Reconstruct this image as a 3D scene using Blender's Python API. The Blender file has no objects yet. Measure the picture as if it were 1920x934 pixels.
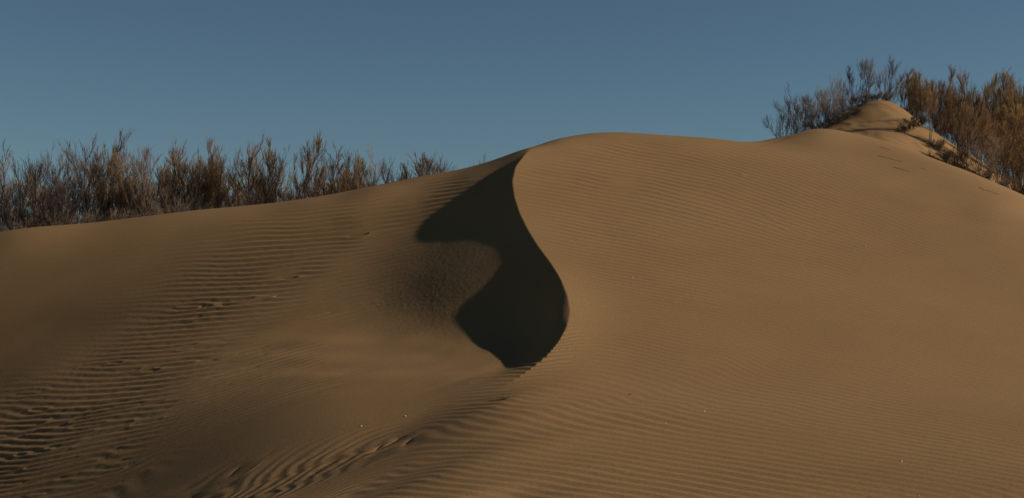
import bpy, math, random, os
import numpy as np

SC = bpy.context.scene
COL = SC.collection
R = math.radians

# ------------------------------------------------------------------ camera
F = 2667.0            # focal length in pixels of a 1920-wide photograph (50 mm)
HOR = 620.0           # photograph row of the camera's eye level
cam_d = bpy.data.cameras.new('camera')
cam = bpy.data.objects.new('camera', cam_d)
COL.objects.link(cam)
cam.location = (0, 0, 0)
cam.rotation_euler = (R(90), 0, 0)
cam_d.sensor_width = 36.0
cam_d.lens = 36.0 * F / 1920.0
cam_d.shift_y = (HOR - 467.0) / 1920.0
cam_d.clip_start = 0.05
cam_d.clip_end = 20000.0
SC.camera = cam

# ------------------------------------------------------------------ sky, sun, exposure
SUN_EL = 23.0
SUN_AZ = 0.0         # degrees beyond "straight from the right", towards +Y
world = bpy.data.worlds.new('World')
SC.world = world
world.use_nodes = True
wn = world.node_tree
for n in list(wn.nodes):
    wn.nodes.remove(n)
wout = wn.nodes.new('ShaderNodeOutputWorld')
wbg = wn.nodes.new('ShaderNodeBackground')
sky = wn.nodes.new('ShaderNodeTexSky')
sky.sky_type = 'NISHITA'
sky.sun_disc = False
sky.sun_elevation = R(SUN_EL)
sky.sun_rotation = R(90.0 - SUN_AZ)
sky.altitude = 900.0
sky.air_density = 1.0
sky.dust_density = 0.0
sky.ozone_density = 1.8
# added dimming towards the zenith, mostly out of view, to deepen the sand's shadows
wco = wn.nodes.new('ShaderNodeTexCoord')
wsp = wn.nodes.new('ShaderNodeSeparateXYZ')
wn.links.new(wco.outputs['Generated'], wsp.inputs[0])
wmr = wn.nodes.new('ShaderNodeMapRange')
wmr.interpolation_type = 'SMOOTHSTEP'
wmr.inputs['From Min'].default_value = 0.12
wmr.inputs['From Max'].default_value = 0.75
wmr.inputs['To Min'].default_value = 1.0
wmr.inputs['To Max'].default_value = 0.35
wn.links.new(wsp.outputs['Z'], wmr.inputs['Value'])
wmul = wn.nodes.new('ShaderNodeVectorMath')
wmul.operation = 'SCALE'
wn.links.new(sky.outputs[0], wmul.inputs[0])
wn.links.new(wmr.outputs[0], wmul.inputs['Scale'])
wtint = wn.nodes.new('ShaderNodeVectorMath')
wtint.operation = 'MULTIPLY'
wtint.inputs[1].default_value = (0.95, 1.09, 1.09)
wn.links.new(wmul.outputs[0], wtint.inputs[0])
wn.links.new(wtint.outputs[0], wbg.inputs[0])
wbg.inputs[1].default_value = 0.05
wn.links.new(wbg.outputs[0], wout.inputs[0])

sun_d = bpy.data.lights.new('sun', 'SUN')
sun_d.energy = 5.0
sun_d.angle = R(0.53)
sun_d.color = (1.0, 0.86, 0.70)
sun = bpy.data.objects.new('sun', sun_d)
COL.objects.link(sun)
SUN = np.array([math.cos(R(SUN_EL)) * math.cos(R(SUN_AZ)), math.cos(R(SUN_EL)) * math.sin(R(SUN_AZ)), math.sin(R(SUN_EL))])
from mathutils import Vector
sun.rotation_euler = Vector(SUN).to_track_quat('Z', 'Y').to_euler()
sun.location = (20, 4, 12)

SC.view_settings.view_transform = 'Standard'
SC.view_settings.look = 'None'
SC.view_settings.exposure = -0.2
SC.view_settings.gamma = 1.0
SC.view_settings.use_curve_mapping = False
SC.cycles.max_bounces = 4
SC.cycles.diffuse_bounces = 2
SC.cycles.transparent_max_bounces = 8

# ------------------------------------------------------------------ material helpers
def new_mat(name):
    m = bpy.data.materials.new(name)
    m.use_nodes = True
    nt = m.node_tree
    b = nt.nodes.get('Principled BSDF')
    return m, nt, b

def ramp(nt, fac, stops):
    r = nt.nodes.new('ShaderNodeValToRGB')
    cr = r.color_ramp
    while len(cr.elements) < len(stops):
        cr.elements.new(0.5)
    for e, (p, c) in zip(cr.elements, stops):
        e.position = p
        e.color = (*c, 1)
    nt.links.new(fac, r.inputs[0])
    return r.outputs[0]

def noise_tex(nt, vec, scale, detail=3.0, rough=0.55):
    t = nt.nodes.new('ShaderNodeTexNoise')
    t.inputs['Scale'].default_value = scale
    t.inputs['Detail'].default_value = detail
    t.inputs['Roughness'].default_value = rough
    nt.links.new(vec, t.inputs['Vector'])
    return t.outputs[0]

# ------------------------------------------------------------------ numeric helpers
def perlin(x, y, seed=0):
    rs = np.random.RandomState(seed)
    g = rs.uniform(0, 2 * np.pi, (256,))
    gx, gy = np.cos(g).astype(np.float32), np.sin(g).astype(np.float32)
    p = rs.permutation(256)
    xi, yi = np.floor(x).astype(np.int64), np.floor(y).astype(np.int64)
    xf, yf = (x - xi).astype(np.float32), (y - yi).astype(np.float32)
    u = xf * xf * xf * (xf * (xf * 6 - 15) + 10)
    v = yf * yf * yf * (yf * (yf * 6 - 15) + 10)
    def d(ix, iy, fx, fy):
        h = p[(p[ix & 255] + iy) & 255]
        return gx[h] * fx + gy[h] * fy
    a = d(xi, yi, xf, yf)
    b = d(xi + 1, yi, xf - 1, yf)
    c = d(xi, yi + 1, xf, yf - 1)
    e = d(xi + 1, yi + 1, xf - 1, yf - 1)
    return (a + (b - a) * u) * (1 - v) + (c + (e - c) * u) * v * 1.0

def fbm(x, y, seed, octv=3, gain=0.5):
    r, a = 0, 1.0
    for k in range(octv):
        r = r + a * perlin(x * 2 ** k, y * 2 ** k, seed + 17 * k)
        a *= gain
    return r

def sstep(a, b, x):
    t = np.clip((x - a) / (b - a), 0, 1)
    return t * t * (3 - 2 * t)

def bs_basis(knots, x, der=0):
    """cubic B-spline basis (or a derivative of it) at x: len(x) by n"""
    x = np.asarray(x, float)
    k = 3
    n = len(knots) - k - 1
    xs = np.clip(x, knots[0], knots[-1] - 1e-9)
    span = np.searchsorted(knots, xs, side='right') - 1
    N = np.zeros((len(x), len(knots) - 1))
    N[np.arange(len(x)), span] = 1.0
    tab = [N]
    for d in range(1, k + 1):
        m = len(knots) - 1 - d
        M = np.zeros((len(x), m))
        for i in range(m):
            a = knots[i + d] - knots[i]
            b = knots[i + d + 1] - knots[i + 1]
            if a > 0:
                M[:, i] += (xs - knots[i]) / a * tab[-1][:, i]
            if b > 0:
                M[:, i] += (knots[i + d + 1] - xs) / b * tab[-1][:, i + 1]
        tab.append(M)
    if der == 0:
        return tab[3]
    def diff(low, d):            # derivative of degree d basis from a table of degree d-1
        m = len(knots) - 1 - d
        M = np.zeros((len(x), m))
        for i in range(m):
            a = knots[i + d] - knots[i]
            b = knots[i + d + 1] - knots[i + 1]
            if a > 0:
                M[:, i] += d / a * low[:, i]
            if b > 0:
                M[:, i] -= d / b * low[:, i + 1]
        return M
    if der == 1:
        return diff(tab[2], 3)
    return diff(diff(tab[1], 2), 3)

def gram(knots, der):
    gp, gw = np.polynomial.legendre.leggauss(4)
    kk = np.unique(knots)
    xs = np.concatenate([(a + b) / 2 + (b - a) / 2 * gp for a, b in zip(kk[:-1], kk[1:])])
    ws = np.concatenate([(b - a) / 2 * gw for a, b in zip(kk[:-1], kk[1:])])
    B = bs_basis(knots, xs, der)
    return B.T @ (B * ws[:, None])

# ------------------------------------------------------------------ the dune crest (column, row, distance)
CREST = [(250, 945, 4.75), (400, 914, 5.2), (520, 889, 5.6), (640, 860, 6.1), (740, 828, 6.6), (830, 792, 7.15),
         (900, 754, 7.75), (955, 718, 8.3), (995, 692, 8.75), (1025, 668, 9.15), (1048, 640, 9.6), (1063, 612, 10.05),
         (1069, 585, 10.55), (1064, 553, 11.1), (1051, 522, 11.7), (1033, 493, 12.3), (1009, 461, 13.05), (990, 430, 13.8),
         (975, 400, 14.55), (965, 370, 15.35), (961, 340, 16.2), (967, 312, 17.2), (985, 289, 18.4)]
W_TOP, W_TAIL = math.log(18.7), math.log(8.5)
_cw = np.log([c[2] for c in CREST])
_cu = np.array([(c[0] - 960) / F for c in CREST])
_cw = np.concatenate([[math.log(1.6)], [math.log(3.2)], _cw, [math.log(20.5), math.log(25), math.log(90)]])
_cu = np.concatenate([[-0.42], [-0.38], _cu, [0.022, 0.030, 0.03]])
_fine = np.linspace(_cw[0], _cw[-1], 3000)
_fu = np.interp(_fine, _cw, _cu)
_k = np.hanning(25); _k /= _k.sum()
_fu = np.convolve(np.pad(_fu, 12, mode='edge'), _k, mode='valid')
def crest_u(w):
    return np.interp(w, _fine, _fu)
def crest_du(w):
    return (crest_u(w + 0.004) - crest_u(w - 0.004)) / 0.008

# spline grid: s = bearing from the crest, w = log of the distance
sl = [-0.75, -0.6, -0.5, -0.42, -0.36, -0.31, -0.27, -0.235, -0.205, -0.178, -0.153, -0.13, -0.11, -0.092, -0.077, -0.063, -0.05, -0.038, -0.027, -0.017, -0.008]
sr = [0.012, 0.027, 0.045, 0.065, 0.09, 0.115, 0.14, 0.165, 0.19, 0.215, 0.24, 0.265, 0.29, 0.315, 0.34, 0.37, 0.41, 0.46, 0.52, 0.6, 0.75, 0.9]
KS = np.array([sl[0]] * 3 + sl + [0, 0, 0] + sr + [sr[-1]] * 3)
wk = list(np.log([2.2, 2.7, 3.2, 3.6])) + list(np.arange(math.log(4.0), math.log(23.0), 0.04)) + list(np.arange(math.log(24), math.log(42), 0.055)) + list(np.log([45, 52, 62, 75]))
KW = np.array([wk[0]] * 3 + wk + [wk[-1]] * 3)
NS, NW = len(KS) - 4, len(KW) - 4
G = [gram(KS, d) for d in range(3)]
H = [gram(KW, d) for d in range(3)]
BEND = np.kron(H[0], G[2]) + 2 * np.kron(H[1], G[1]) + 40.0 * np.kron(H[2], G[0])      # unknowns ordered w-major

def _local(knots, x, der):
    """the four live basis functions at each x: indices and values"""
    B = bs_basis(knots, x, der)
    xs = np.clip(x, knots[0], knots[-1] - 1e-9)
    i = (np.searchsorted(knots, xs, side='right') - 4)[:, None] + np.arange(4)
    return i, np.take_along_axis(B, i, 1)

def rows_of(s, w, a=0, b=0):
    i, A = _local(KS, np.atleast_1d(s), a)
    j, B = _local(KW, np.atleast_1d(w), b)
    return (j[:, :, None] * NS + i[:, None, :]).reshape(len(i), 16), (B[:, :, None] * A[:, None, :]).reshape(len(i), 16)

def comb(*terms):                      # (factor, rows) pairs that share their columns
    return terms[0][1][0], sum(np.reshape(f, (-1, 1)) * r[1] for f, r in terms)

def row_u(s, w):
    return rows_of(s, w, 1, 0)
def row_w(s, w):                       # at constant bearing u
    return comb((1.0, rows_of(s, w, 0, 1)), (-crest_du(np.atleast_1d(w)), rows_of(s, w, 1, 0)))

def solve(rows, vals, wts, bend, jump=0.0):
    b = np.concatenate(vals); q = np.concatenate(wts)
    ci = np.concatenate([r[0] for r in rows]); cv = np.concatenate([r[1] for r in rows])
    n = NS * NW
    M = bend * BEND + 1e-9 * np.eye(n)
    if jump:
        wj = np.concatenate([np.linspace(KW[0], W_TAIL - 0.05, 40), np.linspace(W_TOP + 0.06, KW[-1] - 1e-3, 60)])
        p, m = rows_of(np.full(100, 1e-7), wj, 1, 0), rows_of(np.full(100, -1e-7), wj, 1, 0)
        ji = np.concatenate([p[0], m[0]], 1); jv = np.concatenate([p[1], -m[1]], 1)
        np.add.at(M, (ji[:, :, None], ji[:, None, :]), jump * jv[:, :, None] * jv[:, None, :])
    np.add.at(M, (ci[:, :, None], ci[:, None, :]), q[:, None, None] * cv[:, :, None] * cv[:, None, :])
    r = np.zeros(n)
    np.add.at(r, ci, (q * b)[:, None] * cv)
    # block tridiagonal elimination: three rows of the grid to a block
    m = 3 * NS
    st = list(range(0, n, m)) + [n]
    D, X = [], []
    for k in range(len(st) - 1):
        sl_ = slice(st[k], st[k + 1])
        Dk, rk = M[sl_, sl_].copy(), r[sl_].copy()
        if k:
            E = M[sl_, slice(st[k - 1], st[k])]
            T = np.linalg.solve(D[-1], np.concatenate([E.T, X[-1][:, None]], 1))
            Dk -= E @ T[:, :-1]; rk -= E @ T[:, -1]
        D.append(Dk); X.append(rk)
    out = np.zeros(n)
    for k in range(len(st) - 2, -1, -1):
        sl_ = slice(st[k], st[k + 1])
        rk = X[k]
        if k < len(st) - 2:
            rk = rk - M[sl_, slice(st[k + 1], st[k + 2])] @ out[st[k + 1]:st[k + 2]]
        out[sl_] = np.linalg.solve(D[k], rk)
    return out.reshape(NW, NS).T

# -- heights that fix where things stand in the view: (column, row, distance)
PTS = [
    # right face and foreground
    (960, 934, 5.1), (1250, 934, 5.0), (1600, 934, 5.05), (1920, 934, 5.1), (2200, 934, 5.1),
    (1010, 275, 19.3), (1040, 262, 20.2), (1130, 249, 21.0), (1230, 252, 21.4), (1350, 260, 21.6), (1450, 258, 22.1), (1512, 244, 23.2), (1580, 246, 23.4),
    (1650, 262, 22.8), (1720, 285, 21.8), (1790, 312, 20.6), (1850, 336, 19.5), (1920, 366, 18.4), (2000, 402, 17.2), (2100, 450, 15.8),
    # behind the right skyline
    (1040, 278, 23), (1130, 270, 24.5), (1250, 280, 25), (1350, 284, 25), (1440, 280, 25.5),
    (1130, 330, 31), (1300, 330, 31), (1100, 400, 40), (1300, 380, 40),
    # the mound behind
    (1520, 268, 26.8), (1620, 262, 27.1), (1700, 285, 26.4), (1780, 330, 25.2), (1860, 372, 24.2), (1930, 405, 23.4),
    (1500, 262, 30.0), (1560, 232, 31.2), (1600, 204, 31.9), (1625, 191.5, 32.2), (1650, 188, 32.4), (1670, 192, 32.2), (1690, 203, 31.9), (1740, 240, 30.7), (1790, 275, 30.0), (1850, 320, 29.4), (1920, 365, 28.8),
    (1640, 232, 29.4), (1700, 245, 28.8), (1740, 275, 28.1),
    (1600, 230, 36.0), (1650, 215, 36.6), (1750, 265, 36.0), (1860, 320, 36.0), (1950, 370, 36.0), (1450, 290, 36.0), (1650, 270, 43.2), (1900, 340, 43.2),
    # left skyline and beyond
    (-300, 475, 17.6), (-150, 455, 17.8), (0, 437, 18.0), (200, 416, 18.1), (400, 391, 18.3), (600, 368, 18.6), (700, 349, 18.8), (800, 329, 19.2), (920, 302, 19.6),
    (0, 452, 20.5), (200, 434, 21), (400, 412, 21.5), (600, 392, 22), (800, 358, 22.5), (940, 330, 22.5),
    (0, 490, 28), (300, 480, 28), (600, 460, 28), (900, 430, 28), (0, 495, 38), (300, 485, 38), (600, 465, 38), (900, 440, 38), (-300, 500, 38), (-300, 500, 28),
    # near ground, out of frame below
    (300, 1230, 3.6), (960, 1130, 3.6), (1700, 1130, 3.6), (-200, 1300, 3.8), (2200, 1130, 3.6),
    (300, 1600, 2.4), (960, 1520, 2.4), (1700, 1520, 2.4),
    (960, 620, 70), (300, 620, 70), (1700, 620, 70), (-500, 620, 70), (2400, 620, 70),
]
# -- weak guesses at the distance of places on the left slope
_PY = [4.0, 5.0, 6.2, 7.6, 8.4, 9.15, 10.55, 12.3, 14.55, 16.2, 18.4, 24]
_PZ = [-.68, -.589, -.48, -.36, -.27, -.165, .138, .586, 1.20, 1.70, 2.28, 3.85]
_PX = [0, 0, -.02, -.04, -.055, -.065, -.08, -.08, -.08, -.08, -.08, -.08]
_SKYY = [(985, 18.0), (1040, 19.8), (1130, 20.4), (1350, 21), (1512, 22.5), (1580, 22.5), (1720, 21), (1850, 18.8), (1920, 17.6), (2100, 15)]
FACE = []
for _px in range(960, 2200, 80):
    for _y in np.arange(4.4, 22, 0.8):
        if _y > np.interp(_px, [a[0] for a in _SKYY], [a[1] for a in _SKYY]) - 0.6 or (_px - 960) / F < crest_u(math.log(_y)) + 0.015:
            continue
        _x = (_px - 960) / F * _y
        _z = np.interp(_y, _PY, _PZ) + np.interp(_y, _PY, _PX) * _x
        FACE.append((_px, HOR - F * _z / _y, _y))
WEAK = [
    (0, 934, 8.0), (0, 780, 9.9), (0, 690, 11.3), (0, 600, 13.3), (300, 860, 8.1), (300, 680, 10.5), (300, 500, 14.8), (600, 735, 8.9), (600, 560, 11.6), (600, 450, 14.5),
    (200, 934, 7.6), (-200, 934, 8.3), (-200, 700, 11.6),
    (400, 914, 6.8), (520, 889, 6.9), (640, 860, 7.0), (740, 828, 7.1), (830, 792, 7.35), (500, 934, 6.0), (700, 934, 5.6),
]
# -- slopes towards the sun that give each place its share of sunlight: (column, row, cosine of incidence)
SHADE = [
    (1100, 300, .49), (1250, 350, .50), (1400, 330, .50), (1550, 340, .50), (1700, 350, .50), (1850, 400, .48), (1600, 275, .50),
    (1050, 420, .49), (1150, 470, .50), (1350, 470, .49), (1600, 470, .48), (1850, 500, .46), (1130, 560, .49), (1300, 580, .47), (1550, 580, .46), (1850, 600, .44),
    (1120, 640, .46), (1050, 720, .43), (1250, 690, .45), (1500, 680, .44), (1800, 700, .42), (1200, 780, .40), (1500, 800, .40), (1800, 800, .38), (1100, 880, .37), (1400, 900, .37), (1700, 900, .36), (1900, 900, .36), (850, 880, .37), (600, 920, .36),
    (50, 450, .26), (250, 435, .25), (450, 410, .25), (650, 385, .26), (820, 345, .30), (920, 312, .32), (50, 490, .22), (250, 490, .20), (450, 470, .21), (620, 430, .24), (760, 390, .26),
    (60, 560, .16), (250, 560, .15), (400, 520, .19), (500, 470, .22), (60, 650, .12), (200, 640, .12), (330, 590, .145), (100, 740, .125), (250, 700, .15),
    (550, 520, .24), (650, 460, .25), (720, 430, .25), (620, 560, .24), (680, 600, .26), (450, 600, .22), (520, 650, .22), (350, 680, .19), (250, 780, .15), (120, 840, .13), (420, 740, .18),
    (700, 680, .29), (800, 680, .31), (870, 680, .28), (650, 740, .30), (760, 740, .31), (580, 790, .20), (660, 790, .31), (460, 850, .12),
    (350, 830, .08), (280, 880, .07), (430, 800, .11), (200, 920, .08), (500, 790, .15), (400, 870, .09), (540, 830, .16), (330, 910, .08), (60, 900, .10), (900, 730, .2), (850, 765, .24),
    (700, 540, .17), (690, 510, .19),
]
# -- edges of the shadows on the slip face: (column, row, distance)
SLIP = [(870, 352, 17.2), (780, 436, 15.7), (895, 615, 11.25), (935, 650, 10.4), (965, 686, 9.45)]
# cosine of incidence on it (negative: turned from the sun)
SLIPSHADE = [
    (972, 300, -.14), (955, 320, -.15), (940, 345, -.10), (940, 370, -.07), (905, 345, -.06), (890, 390, -.05), (850, 400, -.03), (940, 400, -.04), (900, 420, .0), (820, 420, .0),
    (790, 445, .10), (760, 440, .15), (740, 470, .13), (860, 450, .07), (920, 450, .05),
    (800, 475, .04), (770, 520, .055), (740, 580, .10), (830, 520, .038), (880, 500, .03), (930, 480, .035), (850, 570, .055), (800, 600, .09), (900, 560, .06), (940, 530, .045), (860, 610, .11), (960, 500, .025),
    (985, 440, -.06), (1000, 470, -.06), (1025, 520, -.10),
    (1060, 585, -.28), (1055, 608, -.28), (1045, 560, -.24), (1015, 560, -.18), (980, 570, -.06), (1035, 610, -.24), (1000, 610, -.16), (960, 610, 0.05), (1000, 660, -.06), (945, 685, .26), (915, 655, .24), (880, 630, .2), (955, 698, .26), (925, 580, .05),
]
def sw(px, Y):
    w = np.log(np.asarray(Y, float)); return (np.asarray(px, float) - 960) / F - crest_u(w), w

def tps(pts, xs, ys, lam=0.02):
    """thin plate through (column, row, value), read at xs, ys"""
    p = np.array(pts, float)
    P = p[:, :2] / 400.0
    def ker(d2):
        return 0.5 * d2 * np.log(d2 + 1e-12)
    n = len(P)
    K = ker(((P[:, None] - P[None]) ** 2).sum(-1)) + lam * np.eye(n)
    Q = np.concatenate([np.ones((n, 1)), P], 1)
    M = np.zeros((n + 3, n + 3)); M[:n, :n] = K; M[:n, n:] = Q; M[n:, :n] = Q.T
    c = np.linalg.solve(M, np.concatenate([p[:, 2], np.zeros(3)]))
    X = np.stack([np.asarray(xs), np.asarray(ys)], 1) / 400.0
    return ker(((X[:, None] - P[None]) ** 2).sum(-1)) @ c[:n] + c[n] + X @ c[n + 1:]

_cr = np.array(CREST, float)
def crest_col(row):
    return np.interp(row, _cr[::-1, 1], _cr[::-1, 0])
SKY_L = [(-100, 449), (0, 437), (200, 416), (400, 391), (600, 368), (700, 349), (800, 329), (920, 302), (985, 289)]
SKY_R = [(985, 289), (1040, 262), (1130, 249), (1230, 252), (1350, 260), (1450, 258), (1512, 244), (1580, 246), (1650, 262), (1720, 285), (1790, 312), (1850, 336), (1920, 366), (2000, 400)]
def dense_targets():
    out = []
    left = [(p[0], p[1], p[2] * .88) for p in SHADE if p[0] < crest_col(p[1]) - 5]
    right = [p for p in SHADE if p[0] >= crest_col(p[1]) - 5]
    def inside(px, row):
        sk = SKY_L if px < 985 else SKY_R
        return row > np.interp(px, [a[0] for a in sk], [a[1] for a in sk]) + 8
    def sample(ctrl, test, step, q):
        g = [(x, y) for x in np.arange(-60, 1981, step) for y in np.arange(255, 934, step * 0.75) if inside(x, y) and test(x, y)]
        v = tps(ctrl, [a[0] for a in g], [a[1] for a in g])
        out.extend([(x, y, t, q) for (x, y), t in zip(g, v)])
    def in_slip(x, y):
        return 730 < x and y < 700 and y > 300 and x < crest_col(y) - 12 and y - 300 > (985 - x) * 0.5 and y - 690 < (x - 965) * (0.6 if x < 965 else -1)
    def near_slip(x, y):
        return 700 < x and y < 720
    sample(left + SLIPSHADE, lambda x, y: x < crest_col(y) - (18 if y < 730 else 70) and not in_slip(x, y), 44, 0.15)
    sample(SLIPSHADE + [p for p in left if 640 < p[0]], in_slip, 22, 0.25)
    return out

SKYSET = {(px, r): (22.0 if px < 985 else 26.0 if px < 1540 else 25.5) for px, r, y in PTS if any(abs(px - a) < 2 and abs(r - b) < 2 for a, b in
          [(-150, 455), (0, 437), (200, 416), (400, 391), (600, 368), (700, 349), (800, 329), (920, 302), (1040, 262), (1130, 249), (1230, 252), (1350, 260), (1450, 258), (1512, 244), (1580, 246), (1650, 262), (1720, 285), (1790, 312), (1850, 336), (1920, 366), (2000, 402)])}
WSCAN = np.linspace(math.log(4.3), math.log(26), 900)
def seen_all(C, px, row):
    """log distance at which the sand first fills those places of the view"""
    px, row = np.asarray(px), np.asarray(row)
    out = np.empty(len(px))
    for x in np.unique(px):
        u = (x - 960) / F
        z = ((bs_basis(KS, u - crest_u(WSCAN)) @ C) * BSCAN).sum(1)
        r = np.minimum.accumulate(HOR - F * z)
        for k in np.nonzero(px == x)[0]:
            hit = r <= row[k]
            out[k] = WSCAN[np.argmax(hit)] if hit.any() else WSCAN[np.argmin(r)] - 0.02
    return out
BSCAN = bs_basis(KW, WSCAN)

def build_height():
    C = None
    wprev = []
    targets = dense_targets()
    cw = np.linspace(math.log(8.4), math.log(18.4), 70)
    cs = np.array(CREST, float)
    cz = np.interp(cw, np.log(cs[:, 2]), (HOR - cs[:, 1]) / F)
    cz = np.convolve(np.pad(cz, 3, mode='reflect', reflect_type='odd'), np.hanning(9)[1:-1] / np.hanning(9).sum(), mode='valid')
    hx, hy = math.cos(R(SUN_AZ)), math.sin(R(SUN_AZ))
    sky_off = np.zeros(len(PTS))
    for it in range(7):
        rows, vals, wts = [], [], []
        def add_pts(pts, q):
            p = np.array(pts, float)
            s, w = sw(p[:, 0], p[:, 2])
            rows.append(rows_of(s, w)); vals.append((HOR - p[:, 1]) / F); wts.append(np.full(len(p), q))
        def add_shade(pts):
            p = np.array(pts, float)
            w = seen_all(C, p[:, 0], p[:, 1])
            if wprev:
                w = 0.6 * wprev[-1] + 0.4 * w
            wprev.append(w)
            u = (p[:, 0] - 960) / F
            s = u - crest_u(w)
            r0, ru, rw = rows_of(s, w), row_u(s, w), row_w(s, w)
            dx, dy = ru, comb((1.0, r0), (1.0, rw), (-u, ru))
            D = comb((hx, dx), (hy, dy))
            c = C.T.ravel()
            zx, zy = (dx[1] * c[dx[0]]).sum(1), (dy[1] * c[dy[0]]).sum(1)
            nz = 1 / np.sqrt(1 + np.minimum(zx ** 2 + zy ** 2, 0.6))
            t = math.tan(R(SUN_EL)) - p[:, 2] / math.cos(R(SUN_EL)) / nz
            rows.append(D); vals.append(t); wts.append(p[:, 3])
            far = (p[:, 0] < 720) & (p[:, 1] > 600)          # the open left slope climbs evenly away from the camera
            rows.append((dy[0][far], dy[1][far])); vals.append(np.full(far.sum(), 0.20)); wts.append(np.full(far.sum(), 0.03))
        rows.append(rows_of(np.zeros(70), cw)); vals.append(cz); wts.append(np.full(70, 1e6))
        add_pts([(a, r + o, y) for (a, r, y), o in zip(PTS, sky_off)], 1e6)
        add_pts(SLIP, 8e2)
        add_pts(WEAK, 8.0)
        add_pts(FACE, 1e2)
        if C is not None:
            add_shade(targets)
        C = solve(rows, vals, wts, 1e-3, jump=3000.0)
        # keep the dune's outline where the photograph has it
        for k, (px, r, y) in enumerate(PTS):
            onl = SKYSET.get((px, r))
            if onl:
                u = (px - 960) / F
                z = ((bs_basis(KS, u - crest_u(WSCAN)) @ C) * BSCAN).sum(1)
                near = WSCAN < math.log(onl)
                sky_off[k] += 0.7 * (r - (HOR - F * z[near].max()))
        sky_off = np.clip(sky_off, -40, 40)
    return C

CZ = build_height()

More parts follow.
